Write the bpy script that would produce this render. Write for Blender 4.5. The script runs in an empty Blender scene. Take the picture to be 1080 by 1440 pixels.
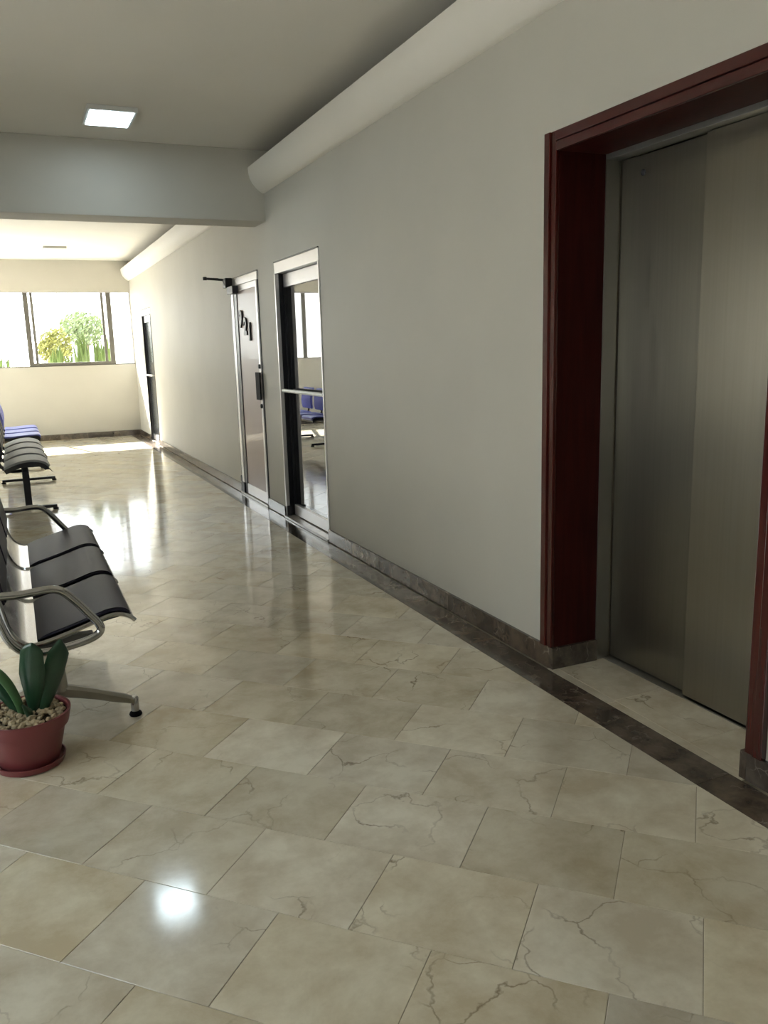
import bpy, bmesh, math, random
from mathutils import Vector, Matrix
random.seed(7)
S = bpy.context.scene
C = S.collection
R = random.Random(11)

# ------------------------------------------------------------------ camera
cam_d = bpy.data.cameras.new('camera'); cam = bpy.data.objects.new('camera', cam_d); C.objects.link(cam)
cam_d.sensor_fit = 'VERTICAL'; cam_d.sensor_height = 36.0; cam_d.lens = 1163.67 / 1440 * 36.0
cam_d.clip_start = 0.02; cam_d.clip_end = 300
right, up, fwd = (Vector(v).normalized() for v in ((0.9126, -0.4079, -0.0280), (0.1044, 0.1664, 0.9805), (0.3953, 0.8977, -0.1944)))
m3 = Matrix((right, up, -fwd)).transposed()
cam.matrix_world = Matrix.Translation((0, 0, 1.5)) @ m3.to_4x4()
S.camera = cam

# ------------------------------------------------------------------ view, world
S.view_settings.view_transform = 'Standard'; S.view_settings.look = 'None'
S.view_settings.gamma = 1.0; S.view_settings.use_curve_mapping = False
S.view_settings.exposure = 0.0
SKY = 6.0
LAMP = 18.0
w = bpy.data.worlds.new('sky'); S.world = w; w.use_nodes = True
nt = w.node_tree; nt.nodes.clear()
wo = nt.nodes.new('ShaderNodeOutputWorld'); bg = nt.nodes.new('ShaderNodeBackground')
tc = nt.nodes.new('ShaderNodeTexCoord'); sp = nt.nodes.new('ShaderNodeSeparateXYZ'); rp = nt.nodes.new('ShaderNodeValToRGB')
nt.links.new(tc.outputs['Generated'], sp.inputs[0]); nt.links.new(sp.outputs['Z'], rp.inputs[0])
rp.color_ramp.elements[0].position = 0.0; rp.color_ramp.elements[0].color = (1.0, 0.985, 0.95, 1)
rp.color_ramp.elements[1].position = 0.6; rp.color_ramp.elements[1].color = (0.80, 0.90, 1.0, 1)
nt.links.new(rp.outputs[0], bg.inputs['Color']); bg.inputs['Strength'].default_value = SKY
nt.links.new(bg.outputs[0], wo.inputs[0])

sun_d = bpy.data.lights.new('sun', 'SUN'); sun_d.energy = 74.0; sun_d.color = (1.0, 0.965, 0.935); sun_d.angle = 0.009
sun = bpy.data.objects.new('sun', sun_d); C.objects.link(sun); sun.location = (-10, 45, 30)
sun.rotation_euler = Vector((0.28, -1.03, -1.0)).to_track_quat('-Z', 'Y').to_euler()

def portal(name, loc, rot, sx, sy):
    l = bpy.data.lights.new(name, 'AREA'); l.shape = 'RECTANGLE'; l.size = sx; l.size_y = sy
    l.cycles.is_portal = True
    o = bpy.data.objects.new(name, l); C.objects.link(o); o.location = loc; o.rotation_euler = rot
    return o
portal('window_portal', (0.0, 16.66, 2.0), (-math.pi/2, 0, 0), 4.4, 1.32)
portal('window_portal', (-2.86, 2.1, 1.475), (0, -math.pi/2, 0), 1.3499999999999999, 4.3999999999999995)
portal('window_portal', (-2.86, 14.75, 1.4749999999999999), (0, -math.pi/2, 0), 2.35, 3.1000000000000014)

# ------------------------------------------------------------------ node helpers
def new_mat(name):
    m = bpy.data.materials.new(name); m.use_nodes = True
    return m, m.node_tree, m.node_tree.nodes['Principled BSDF']
def N(t, kind, **kw):
    n = t.nodes.new(kind)
    for k, v in kw.items(): setattr(n, k, v)
    return n
def plain(name, col, rough=0.5, metal=0.0, noise=0.0, scale=8.0, bump=0.0, bscale=60.0, coat=0.0, spec=0.5, emit=None, aniso=0.0):
    m, t, b = new_mat(name)
    b.inputs['Base Color'].default_value = (*col, 1); b.inputs['Roughness'].default_value = rough
    b.inputs['Metallic'].default_value = metal; b.inputs['Coat Weight'].default_value = coat
    b.inputs['Specular IOR Level'].default_value = spec
    if aniso: b.inputs['Anisotropic'].default_value = aniso
    g = N(t, 'ShaderNodeNewGeometry')
    if noise:
        nz = N(t, 'ShaderNodeTexNoise'); nz.inputs['Scale'].default_value = scale; nz.inputs['Detail'].default_value = 5
        t.links.new(g.outputs['Position'], nz.inputs['Vector'])
        mx = N(t, 'ShaderNodeMix', data_type='RGBA')
        mx.inputs['A'].default_value = (*[c*(1-noise) for c in col], 1); mx.inputs['B'].default_value = (*[min(1, c*(1+noise)) for c in col], 1)
        t.links.new(nz.outputs['Fac'], mx.inputs['Factor']); t.links.new(mx.outputs['Result'], b.inputs['Base Color'])
    if bump:
        nb = N(t, 'ShaderNodeTexNoise'); nb.inputs['Scale'].default_value = bscale; nb.inputs['Detail'].default_value = 4
        t.links.new(g.outputs['Position'], nb.inputs['Vector'])
        bp = N(t, 'ShaderNodeBump'); bp.inputs['Strength'].default_value = bump; bp.inputs['Distance'].default_value = 0.004
        t.links.new(nb.outputs['Fac'], bp.inputs['Height']); t.links.new(bp.outputs[0], b.inputs['Normal'])
    if emit:
        b.inputs['Emission Color'].default_value = (*emit[0], 1); b.inputs['Emission Strength'].default_value = emit[1]
    return m

def marble(name, c1, c2, vein, vscale, vwidth, vamt, rough, light_vein=None, noise_scale=3.5, rnd_amt=0.22):
    """polished stone: cloudy body, thin crackling veins, each slab shifted by its own 'rnd' value"""
    m, t, b = new_mat(name)
    g = N(t, 'ShaderNodeNewGeometry'); at = N(t, 'ShaderNodeAttribute', attribute_name='rnd')
    off = N(t, 'ShaderNodeVectorMath', operation='SCALE'); off.inputs[0].default_value = (37.1, 91.7, 13.3)
    t.links.new(at.outputs['Fac'], off.inputs['Scale'])
    ad = N(t, 'ShaderNodeVectorMath', operation='ADD')
    t.links.new(g.outputs['Position'], ad.inputs[0]); t.links.new(off.outputs[0], ad.inputs[1])
    n1 = N(t, 'ShaderNodeTexNoise'); n1.inputs['Scale'].default_value = noise_scale; n1.inputs['Detail'].default_value = 7; n1.inputs['Roughness'].default_value = 0.66; n1.inputs['Distortion'].default_value = 0.15
    t.links.new(ad.outputs[0], n1.inputs['Vector'])
    cr = N(t, 'ShaderNodeValToRGB'); cr.color_ramp.elements[0].position = 0.36; cr.color_ramp.elements[1].position = 0.64
    cr.color_ramp.elements[0].color = (*c1, 1); cr.color_ramp.elements[1].color = (*c2, 1)
    t.links.new(n1.outputs['Fac'], cr.inputs[0])
    # warp for veins
    nw = N(t, 'ShaderNodeTexNoise'); nw.inputs['Scale'].default_value = vscale*1.7; nw.inputs['Detail'].default_value = 5
    t.links.new(ad.outputs[0], nw.inputs['Vector'])
    ws = N(t, 'ShaderNodeVectorMath', operation='SCALE'); ws.inputs['Scale'].default_value = 0.42/vscale*2
    t.links.new(nw.outputs['Color'], ws.inputs[0])
    wa = N(t, 'ShaderNodeVectorMath', operation='ADD'); t.links.new(ad.outputs[0], wa.inputs[0]); t.links.new(ws.outputs[0], wa.inputs[1])
    vo = N(t, 'ShaderNodeTexVoronoi', feature='DISTANCE_TO_EDGE'); vo.inputs['Scale'].default_value = vscale
    t.links.new(wa.outputs[0], vo.inputs['Vector'])
    vr = N(t, 'ShaderNodeMapRange'); vr.inputs['From Min'].default_value = 0.0; vr.inputs['From Max'].default_value = vwidth; vr.inputs['To Min'].default_value = vamt; vr.inputs['To Max'].default_value = 0.0
    t.links.new(vo.outputs['Distance'], vr.inputs['Value'])
    nm = N(t, 'ShaderNodeTexNoise'); nm.inputs['Scale'].default_value = vscale*0.9; nm.inputs['Detail'].default_value = 3
    t.links.new(wa.outputs[0], nm.inputs['Vector'])
    mr = N(t, 'ShaderNodeMapRange'); mr.inputs['From Min'].default_value = 0.50; mr.inputs['From Max'].default_value = 0.68
    t.links.new(nm.outputs['Fac'], mr.inputs['Value'])
    mm = N(t, 'ShaderNodeMath', operation='MULTIPLY'); t.links.new(vr.outputs[0], mm.inputs[0]); t.links.new(mr.outputs[0], mm.inputs[1])
    mx = N(t, 'ShaderNodeMix', data_type='RGBA'); t.links.new(mm.outputs[0], mx.inputs['Factor'])
    t.links.new(cr.outputs[0], mx.inputs['A']); mx.inputs['B'].default_value = (*vein, 1)
    # per slab brightness
    fr = N(t, 'ShaderNodeMath', operation='FRACT'); ml = N(t, 'ShaderNodeMath', operation='MULTIPLY'); ml.inputs[1].default_value = 7.31
    t.links.new(at.outputs['Fac'], ml.inputs[0]); t.links.new(ml.outputs[0], fr.inputs[0])
    br = N(t, 'ShaderNodeMapRange'); br.inputs['To Min'].default_value = 1-rnd_amt; br.inputs['To Max'].default_value = 1+rnd_amt*0.6
    t.links.new(fr.outputs[0], br.inputs['Value'])
    hs = N(t, 'ShaderNodeHueSaturation'); t.links.new(br.outputs[0], hs.inputs['Value']); t.links.new(mx.outputs['Result'], hs.inputs['Color'])
    fr2 = N(t, 'ShaderNodeMath', operation='FRACT'); m2 = N(t, 'ShaderNodeMath', operation='MULTIPLY'); m2.inputs[1].default_value = 23.7
    t.links.new(at.outputs['Fac'], m2.inputs[0]); t.links.new(m2.outputs[0], fr2.inputs[0])
    sr = N(t, 'ShaderNodeMapRange'); sr.inputs['To Min'].default_value = 0.8; sr.inputs['To Max'].default_value = 1.2
    t.links.new(fr2.outputs[0], sr.inputs['Value']); t.links.new(sr.outputs[0], hs.inputs['Saturation'])
    t.links.new(hs.outputs[0], b.inputs['Base Color'])
    b.inputs['IOR'].default_value = 1.78
    # polish is worn unevenly
    nr = N(t, 'ShaderNodeTexNoise'); nr.inputs['Scale'].default_value = 5; nr.inputs['Detail'].default_value = 4
    t.links.new(g.outputs['Position'], nr.inputs['Vector'])
    rr = N(t, 'ShaderNodeMapRange'); rr.inputs['To Min'].default_value = rough*0.6; rr.inputs['To Max'].default_value = rough*1.5
    t.links.new(nr.outputs['Fac'], rr.inputs['Value']); t.links.new(rr.outputs[0], b.inputs['Roughness'])
    bp = N(t, 'ShaderNodeBump'); bp.inputs['Strength'].default_value = 0.06; bp.inputs['Distance'].default_value = 0.002
    t.links.new(n1.outputs['Fac'], bp.inputs['Height']); t.links.new(bp.outputs[0], b.inputs['Normal'])
    return m

def wall_paint(name, col, stain=0.06):
    """matt wall paint, slightly uneven, with faint blistering low on the wall"""
    m, t, b = new_mat(name)
    g = N(t, 'ShaderNodeNewGeometry')
    n1 = N(t, 'ShaderNodeTexNoise'); n1.inputs['Scale'].default_value = 1.3; n1.inputs['Detail'].default_value = 6
    t.links.new(g.outputs['Position'], n1.inputs['Vector'])
    cr = N(t, 'ShaderNodeValToRGB'); cr.color_ramp.elements[0].position = 0.3; cr.color_ramp.elements[1].position = 0.75
    cr.color_ramp.elements[0].color = (*[c*(1-stain) for c in col], 1); cr.color_ramp.elements[1].color = (*[c*(1+stain*.5) for c in col], 1)
    t.links.new(n1.outputs['Fac'], cr.inputs[0]); t.links.new(cr.outputs[0], b.inputs['Base Color'])
    b.inputs['Roughness'].default_value = 0.55; b.inputs['Specular IOR Level'].default_value = 0.3
    n2 = N(t, 'ShaderNodeTexNoise'); n2.inputs['Scale'].default_value = 35; n2.inputs['Detail'].default_value = 4
    t.links.new(g.outputs['Position'], n2.inputs['Vector'])
    n3 = N(t, 'ShaderNodeTexNoise'); n3.inputs['Scale'].default_value = 4.5; n3.inputs['Detail'].default_value = 8; n3.inputs['Roughness'].default_value = 0.65
    t.links.new(g.outputs['Position'], n3.inputs['Vector'])
    p = N(t, 'ShaderNodeMapRange'); p.inputs['From Min'].default_value = 0.60; p.inputs['From Max'].default_value = 0.66
    t.links.new(n3.outputs['Fac'], p.inputs['Value'])
    sx = N(t, 'ShaderNodeSeparateXYZ'); t.links.new(g.outputs['Position'], sx.inputs[0])
    zr = N(t, 'ShaderNodeMapRange'); zr.inputs['From Min'].default_value = 0.5; zr.inputs['From Max'].default_value = 1.0; zr.inputs['To Min'].default_value = 0.5; zr.inputs['To Max'].default_value = 0.0
    t.links.new(sx.outputs['Z'], zr.inputs['Value'])
    mm = N(t, 'ShaderNodeMath', operation='MULTIPLY'); t.links.new(p.outputs[0], mm.inputs[0]); t.links.new(zr.outputs[0], mm.inputs[1])
    ma = N(t, 'ShaderNodeMath', operation='MULTIPLY_ADD'); ma.inputs[1].default_value = 0.35
    t.links.new(n2.outputs['Fac'], ma.inputs[0]); t.links.new(mm.outputs[0], ma.inputs[2])
    bp = N(t, 'ShaderNodeBump'); bp.inputs['Strength'].default_value = 0.25; bp.inputs['Distance'].default_value = 0.004
    t.links.new(ma.outputs[0], bp.inputs['Height']); t.links.new(bp.outputs[0], b.inputs['Normal'])
    return m

def brushed(name, col, rough, stretch=(1, 60, 1.2), aniso=0.7):
    m, t, b = new_mat(name)
    b.inputs['Metallic'].default_value = 1.0; b.inputs['Anisotropic'].default_value = aniso
    g = N(t, 'ShaderNodeNewGeometry'); mp = N(t, 'ShaderNodeMapping'); mp.inputs['Scale'].default_value = stretch
    t.links.new(g.outputs['Position'], mp.inputs['Vector'])
    n1 = N(t, 'ShaderNodeTexNoise'); n1.inputs['Scale'].default_value = 1.5; n1.inputs['Detail'].default_value = 5
    t.links.new(mp.outputs[0], n1.inputs['Vector'])
    mx = N(t, 'ShaderNodeMix', data_type='RGBA'); mx.inputs['A'].default_value = (*[c*.9 for c in col], 1); mx.inputs['B'].default_value = (*[c*1.1 for c in col], 1)
    t.links.new(n1.outputs['Fac'], mx.inputs['Factor']); t.links.new(mx.outputs['Result'], b.inputs['Base Color'])
    rr = N(t, 'ShaderNodeMapRange'); rr.inputs['To Min'].default_value = rough*.85; rr.inputs['To Max'].default_value = rough*1.15
    t.links.new(n1.outputs['Fac'], rr.inputs['Value']); t.links.new(rr.outputs[0], b.inputs['Roughness'])
    return m

def wood(name, c1, c2, rough=0.3, scale=(14, 14, 1.1)):
    m, t, b = new_mat(name)
    g = N(t, 'ShaderNodeNewGeometry'); mp = N(t, 'ShaderNodeMapping'); mp.inputs['Scale'].default_value = scale
    t.links.new(g.outputs['Position'], mp.inputs['Vector'])
    n1 = N(t, 'ShaderNodeTexNoise'); n1.inputs['Scale'].default_value = 2.2; n1.inputs['Detail'].default_value = 6; n1.inputs['Distortion'].default_value = 0.6
    t.links.new(mp.outputs[0], n1.inputs['Vector'])
    cr = N(t, 'ShaderNodeValToRGB'); cr.color_ramp.elements[0].position = 0.3; cr.color_ramp.elements[1].position = 0.7
    cr.color_ramp.elements[0].color = (*c1, 1); cr.color_ramp.elements[1].color = (*c2, 1)
    t.links.new(n1.outputs['Fac'], cr.inputs[0]); t.links.new(cr.outputs[0], b.inputs['Base Color'])
    b.inputs['Roughness'].default_value = rough; b.inputs['Coat Weight'].default_value = 0.25; b.inputs['Coat Roughness'].default_value = 0.15
    return m

def clear_glass(name, tint=(0.97, 0.99, 0.98)):
    m, t, b = new_mat(name); t.nodes.remove(b)
    out = t.nodes['Material Output']; tr = N(t, 'ShaderNodeBsdfTransparent'); gl = N(t, 'ShaderNodeBsdfGlossy'); mx = N(t, 'ShaderNodeMixShader')
    tr.inputs['Color'].default_value = (*tint, 1); gl.inputs['Roughness'].default_value = 0.01
    lw = N(t, 'ShaderNodeLayerWeight'); lw.inputs['Blend'].default_value = 0.5       # 'Facing' = 1 - cos
    pw = N(t, 'ShaderNodeMath', operation='POWER'); pw.inputs[1].default_value = 5.0
    ma = N(t, 'ShaderNodeMath', operation='MULTIPLY_ADD'); ma.inputs[1].default_value = 0.95; ma.inputs[2].default_value = 0.04
    t.links.new(lw.outputs['Facing'], pw.inputs[0]); t.links.new(pw.outputs[0], ma.inputs[0]); t.links.new(ma.outputs[0], mx.inputs[0])
    t.links.new(tr.outputs[0], mx.inputs[1]); t.links.new(gl.outputs[0], mx.inputs[2]); t.links.new(mx.outputs[0], out.inputs['Surface'])
    return m

M = {}
M['wall'] = wall_paint('wall_paint', (0.525, 0.505, 0.45))
M['ceiling'] = wall_paint('ceiling_paint', (0.83, 0.795, 0.73), 0.03)
M['floor'] = marble('cream_marble', (0.55, 0.48, 0.355), (0.75, 0.70, 0.57), (0.18, 0.13, 0.075), 3.6, 0.018, 0.8, 0.10, rnd_amt=0.13, noise_scale=4.5)
M['dark_marble'] = marble('dark_brown_marble', (0.045, 0.034, 0.026), (0.135, 0.105, 0.08), (0.45, 0.40, 0.34), 9.0, 0.03, 0.6, 0.14, rnd_amt=0.3, noise_scale=9)
M['sill_marble'] = marble('grey_beige_marble', (0.40, 0.35, 0.28), (0.56, 0.50, 0.42), (0.25, 0.2, 0.15), 6.0, 0.02, 0.5, 0.15)
M['grout'] = plain('grout', (0.30, 0.26, 0.19), 0.9, noise=0.3, scale=30)
M['mahogany'] = wood('mahogany', (0.042, 0.006, 0.005), (0.075, 0.011, 0.008), 0.22)
M['mahogany_head'] = wood('mahogany_head', (0.050, 0.0075, 0.006), (0.064, 0.0095, 0.007), 0.3, (14, 0.8, 14))
M['mahogany_shaded'] = wood('mahogany_lining', (0.030, 0.004, 0.003), (0.055, 0.008, 0.006), 0.5)  # darker, duller mahogany: shade of the recess put into the lining colour
b_ = M['mahogany_shaded'].node_tree.nodes['Principled BSDF']; b_.inputs['Coat Weight'].default_value = 0.0; b_.inputs['Specular IOR Level'].default_value = 0.15
M['steel_right'] = brushed('brushed_steel_right', (0.285, 0.262, 0.215), 0.35)
M['steel'] = brushed('brushed_steel', (0.255, 0.238, 0.20), 0.33)
M['steel_frame'] = brushed('brushed_steel_frame', (0.36, 0.355, 0.33), 0.36)
M['aluminium'] = plain('aluminium', (0.72, 0.70, 0.71), 0.32, 0.6, noise=0.05)
M['alu_dark'] = plain('dark_aluminium', (0.10, 0.095, 0.085), 0.4, 0.6, noise=0.1)
M['chrome'] = plain('chrome', (0.42, 0.42, 0.42), 0.16, 1.0, noise=0.06, scale=12)
M['shell'] = brushed('chair_steel', (0.52, 0.51, 0.52), 0.25, (40, 3, 3), 0.3)
M['black_frame'] = plain('black_frame', (0.010, 0.010, 0.013), 0.35, noise=0.2)
M['black_metal'] = plain('black_powder_coat', (0.014, 0.014, 0.018), 0.42, noise=0.2)
M['cast'] = plain('cast_aluminium', (0.30, 0.29, 0.26), 0.3, 0.9, noise=0.08)
M['leather'] = plain('dark_leatherette', (0.024, 0.022, 0.036), 0.5, spec=0.2, noise=0.18, scale=14, bump=0.3, bscale=160)
M['grey_fabric'] = plain('grey_upholstery', (0.33, 0.335, 0.325), 0.6, noise=0.1, scale=40, bump=0.2, bscale=400)
M['dark_fabric'] = plain('charcoal_upholstery', (0.022, 0.022, 0.03), 0.5, noise=0.1, scale=40)
M['blue'] = plain('blue_seat', (0.17, 0.20, 0.68), 0.4, noise=0.08, scale=20)
M['brown_panel'] = plain('brown_laminate', (0.33, 0.255, 0.245), 0.38, noise=0.08, scale=3, coat=0.15)
M['dark_glass'] = plain('dark_door_glass', (0.006, 0.006, 0.009), 0.015, noise=0.1, spec=0.7, coat=1.0)
M['dark_glass'].node_tree.nodes['Principled BSDF'].inputs['Coat Roughness'].default_value = 0.01
M['dark_glass'].node_tree.nodes['Principled BSDF'].inputs['Coat IOR'].default_value = 1.45
M['smoked_panel'] = plain('smoked_panel', (0.045, 0.05, 0.056), 0.22, noise=0.1, spec=0.25)
M['glass'] = clear_glass('window_glass')
M['white_bar'] = plain('white_bar', (0.8, 0.8, 0.78), 0.3)
M['lamp_frame'] = plain('white_lamp_frame', (0.62, 0.62, 0.60), 0.4)
M['lamp_on'] = plain('lamp_diffuser', (0.9, 0.9, 0.9), 0.4, emit=((0.74, 0.91, 1.0), LAMP))
M['lamp_off'] = plain('lamp_diffuser_unlit', (0.85, 0.85, 0.83), 0.4)
M['pot'] = plain('red_plastic', (0.19, 0.042, 0.045), 0.38, noise=0.08, scale=9)
M['soil'] = plain('soil', (0.05, 0.035, 0.02), 0.9, noise=0.4, scale=60, bump=1.0, bscale=120)
M['pebble'] = plain('pebbles', (0.33, 0.26, 0.16), 0.7, noise=0.45, scale=45)
M['leaf'] = plain('thick_green_leaf', (0.013, 0.052, 0.024), 0.28, noise=0.35, scale=18, coat=0.2)
M['leaf_light'] = plain('mid_green_leaf', (0.05, 0.13, 0.045), 0.35, noise=0.3, scale=18)
M['snake_leaf'] = plain('sword_leaf', (0.075, 0.115, 0.018), 0.5, noise=0.35, scale=12)
M['bush_leaf'] = plain('bush_leaf', (0.20, 0.20, 0.05), 0.6, noise=0.3, scale=9)
M['tree_leaf'] = plain('tree_leaf', (0.20, 0.245, 0.11), 0.6, noise=0.3, scale=5)
M['bark'] = plain('bark', (0.16, 0.12, 0.07), 0.9, noise=0.3, scale=20)
M['concrete'] = plain('pale_concrete', (0.26, 0.255, 0.24), 0.85, noise=0.08, scale=4)
M['planter'] = plain('planter_wall', (0.62, 0.58, 0.5), 0.8, noise=0.08, scale=6)
M['win_alu'] = plain('window_aluminium', (0.17, 0.16, 0.14), 0.4, 0.3, noise=0.08)
M['rubber'] = plain('black_rubber', (0.010, 0.010, 0.012), 0.7, spec=0.1)
M['digit'] = plain('dark_bronze_digit', (0.035, 0.03, 0.028), 0.4, 0.4)

# ------------------------------------------------------------------ mesh helpers
def box(bm, x0, x1, y0, y1, z0, z1, bev=0.0):
    r = bmesh.ops.create_cube(bm, size=1.0)
    vs = r['verts']
    for v in vs:
        v.co = Vector((x0 if v.co.x < 0 else x1, y0 if v.co.y < 0 else y1, z0 if v.co.z < 0 else z1))
    if bev:
        es = list({e for v in vs for e in v.link_edges})
        bmesh.ops.bevel(bm, geom=es, offset=bev, segments=2, profile=0.6, affect='EDGES')
    return bm
def B(*a, **k):
    bm = bmesh.new(); return box(bm, *a, **k)
def tube(bm, pts, rad, seg=12, closed=False, cap=True):
    pts = [Vector(p) for p in pts]; n = len(pts)
    rads = rad if isinstance(rad, (list, tuple)) else [rad]*n
    rings = []; prev = None
    for i, p in enumerate(pts):
        if closed: d = (pts[(i+1) % n]-pts[i-1]).normalized()
        else: d = (pts[min(i+1, n-1)]-pts[max(i-1, 0)]).normalized()
        if prev is None:
            a = Vector((0, 0, 1)) if abs(d.z) < 0.9 else Vector((0, 1, 0))
            u = d.cross(a).normalized()
        else:
            u = (prev - d*prev.dot(d)).normalized()
        prev = u; v = d.cross(u)
        rings.append([bm.verts.new(p + (u*math.cos(2*math.pi*k/seg)+v*math.sin(2*math.pi*k/seg))*rads[i]) for k in range(seg)])
    m = n if closed else n-1
    for i in range(m):
        a, b = rings[i], rings[(i+1) % n]
        for k in range(seg): bm.faces.new((a[k], a[(k+1) % seg], b[(k+1) % seg], b[k]))
    if cap and not closed:
        bm.faces.new(rings[0][::-1]); bm.faces.new(rings[-1])
    return bm
def smooth_path(pts, k=6, closed=False):
    """Catmull-Rom through the points"""
    P = [Vector(p) for p in pts]; n = len(P); out = []
    m = n if closed else n-1
    for i in range(m):
        p1, p2 = P[i], P[(i+1) % n]
        p0 = P[i-1] if (closed or i > 0) else p1*2-p2
        p3 = P[(i+2) % n] if (closed or i+2 < n) else p2*2-p1
        for j in range(k):
            t = j/k
            out.append(0.5*((2*p1)+(p2-p0)*t+(2*p0-5*p1+4*p2-p3)*t*t+(3*p1-p0-3*p2+p3)*t**3))
    if not closed: out.append(P[-1])
    return out
def lathe(bm, prof, c=(0, 0, 0), seg=32, caps=True):
    rings = [[bm.verts.new((c[0]+r*math.cos(2*math.pi*k/seg), c[1]+r*math.sin(2*math.pi*k/seg), c[2]+z)) for k in range(seg)] for r, z in prof]
    for a, b in zip(rings, rings[1:]):
        for k in range(seg): bm.faces.new((a[k], a[(k+1) % seg], b[(k+1) % seg], b[k]))
    if caps:
        bm.faces.new(rings[0][::-1]); bm.faces.new(rings[-1])
    return bm
def extrude_profile(bm, prof, y0, y1):
    """closed X-Z outline swept along Y"""
    a = [bm.verts.new((x, y0, z)) for x, z in prof]; b = [bm.verts.new((x, y1, z)) for x, z in prof]; n = len(prof)
    for i in range(n): bm.faces.new((a[i], a[(i+1) % n], b[(i+1) % n], b[i]))
    bm.faces.new(a[::-1]); bm.faces.new(b)
    return bm
def sheet(bm, line, th, y0, y1, bev=0.0, side=1):
    """an X-Z line given thickness th to one side, swept along Y"""
    L = [Vector((p[0], 0, p[1])) for p in line]; n = len(L); off = []
    for i in range(n):
        d = (L[min(i+1, n-1)]-L[max(i-1, 0)]).normalized()
        off.append(L[i]+Vector((-d.z, 0, d.x))*th*side)
    prof = [(p.x, p.z) for p in L]+[(p.x, p.z) for p in reversed(off)]
    extrude_profile(bm, prof, y0, y1)
    if bev:
        es = [e for e in bm.edges if len(e.link_faces) == 2 and e.calc_face_angle(0) > 0.9]
        bmesh.ops.bevel(bm, geom=es, offset=bev, segments=2, affect='EDGES')
    return bm
def obj(name, bm, mat, parent=None, smooth=False, loc=None):
    bmesh.ops.recalc_face_normals(bm, faces=bm.faces[:])
    me = bpy.data.meshes.new(name); bm.to_mesh(me); bm.free()
    me.materials.append(M[mat] if isinstance(mat, str) else mat)
    if smooth:
        me.polygons.foreach_set('use_smooth', [True]*len(me.polygons))
        try: me.set_sharp_from_angle(angle=math.radians(38))
        except Exception: pass
    o = bpy.data.objects.new(name, me); C.objects.link(o)
    if parent is not None: o.parent = parent
    if loc: o.location = loc
    return o
def empty(name, loc=(0, 0, 0)):
    o = bpy.data.objects.new(name, None); C.objects.link(o); o.location = loc; o.empty_display_size = 0.1
    return o
def tag(o, label, cat, group=None, kind=None):
    o['label'] = label; o['category'] = cat
    if group: o['group'] = group
    if kind: o['kind'] = kind
    return o
def struct(o, label, cat): return tag(o, label, cat, kind='structure')
def set_rnd(o, v):
    a = o.data.attributes.new('rnd', 'FLOAT', 'FACE'); a.data.foreach_set('value', [v]*len(o.data.polygons))

# ------------------------------------------------------------------ room numbers
XW = 2.19          # face of the right wall
XL = -2.6          # face of the left wall
Y0, Y1 = -3.5, 16.4
ZC = 3.205
BF = 2.172         # front of the baseboard

# ------------------------------------------------------------------ floor
floor = obj('floor', B(XL-.3, 2.9, Y0-.3, Y1+.3, -0.2, -0.004), 'grout')
struct(floor, 'polished cream marble floor laid in diagonal rows with a dark border', 'floor')
def clip(poly, ax, val, keep_less):
    out = []
    for i in range(len(poly)):
        a, b = poly[i-1], poly[i]
        ia = (a[ax] <= val) == keep_less; ib = (b[ax] <= val) == keep_less
        if ia != ib:
            t = (val-a[ax])/(b[ax]-a[ax]); p = [a[0]+(b[0]-a[0])*t, a[1]+(b[1]-a[1])*t]; p[ax] = val; out.append(tuple(p))
        if ib: out.append(b)
    return out
def area(p): return abs(sum(p[i-1][0]*p[i][1]-p[i][0]*p[i-1][1] for i in range(len(p))))/2
def slab(bm, poly, top=0.0, bev=0.0008, depth=0.012, tilt=0.0):
    """a stone slab with an eased top edge"""
    if sum(poly[i-1][0]*poly[i][1]-poly[i][0]*poly[i-1][1] for i in range(len(poly))) < 0: poly = poly[::-1]
    cx = sum(p[0] for p in poly)/len(poly); cy = sum(p[1] for p in poly)/len(poly)
    tx, ty = R.uniform(-tilt, tilt), R.uniform(-tilt, tilt)
    def ins(p, d):
        v = Vector((p[0]-cx, p[1]-cy)); l = v.length
        return (cx+v.x*(l-d)/l, cy+v.y*(l-d)/l)
    def z(p, h): return h+(p[0]-cx)*tx+(p[1]-cy)*ty
    a = [bm.verts.new((p[0], p[1], top-depth)) for p in poly]
    b = [bm.verts.new((p[0], p[1], z(p, top-bev))) for p in poly]
    q = [ins(p, bev*1.6) for p in poly]
    c = [bm.verts.new((p[0], p[1], z(p, top))) for p in q]
    n = len(poly); fs = [bm.faces.new(c)]
    for i in range(n):
        j = (i+1) % n
        fs.append(bm.faces.new((a[i], a[j], b[j], b[i]))); fs.append(bm.faces.new((b[i], b[j], c[j], c[i])))
    return fs
PV, PU, GAP = 0.3475, 0.437, 0.0008
s2 = 1/math.sqrt(2)
rest = bmesh.new(); rl = rest.faces.layers.float.new('rnd')
n_tiles = 0
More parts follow.
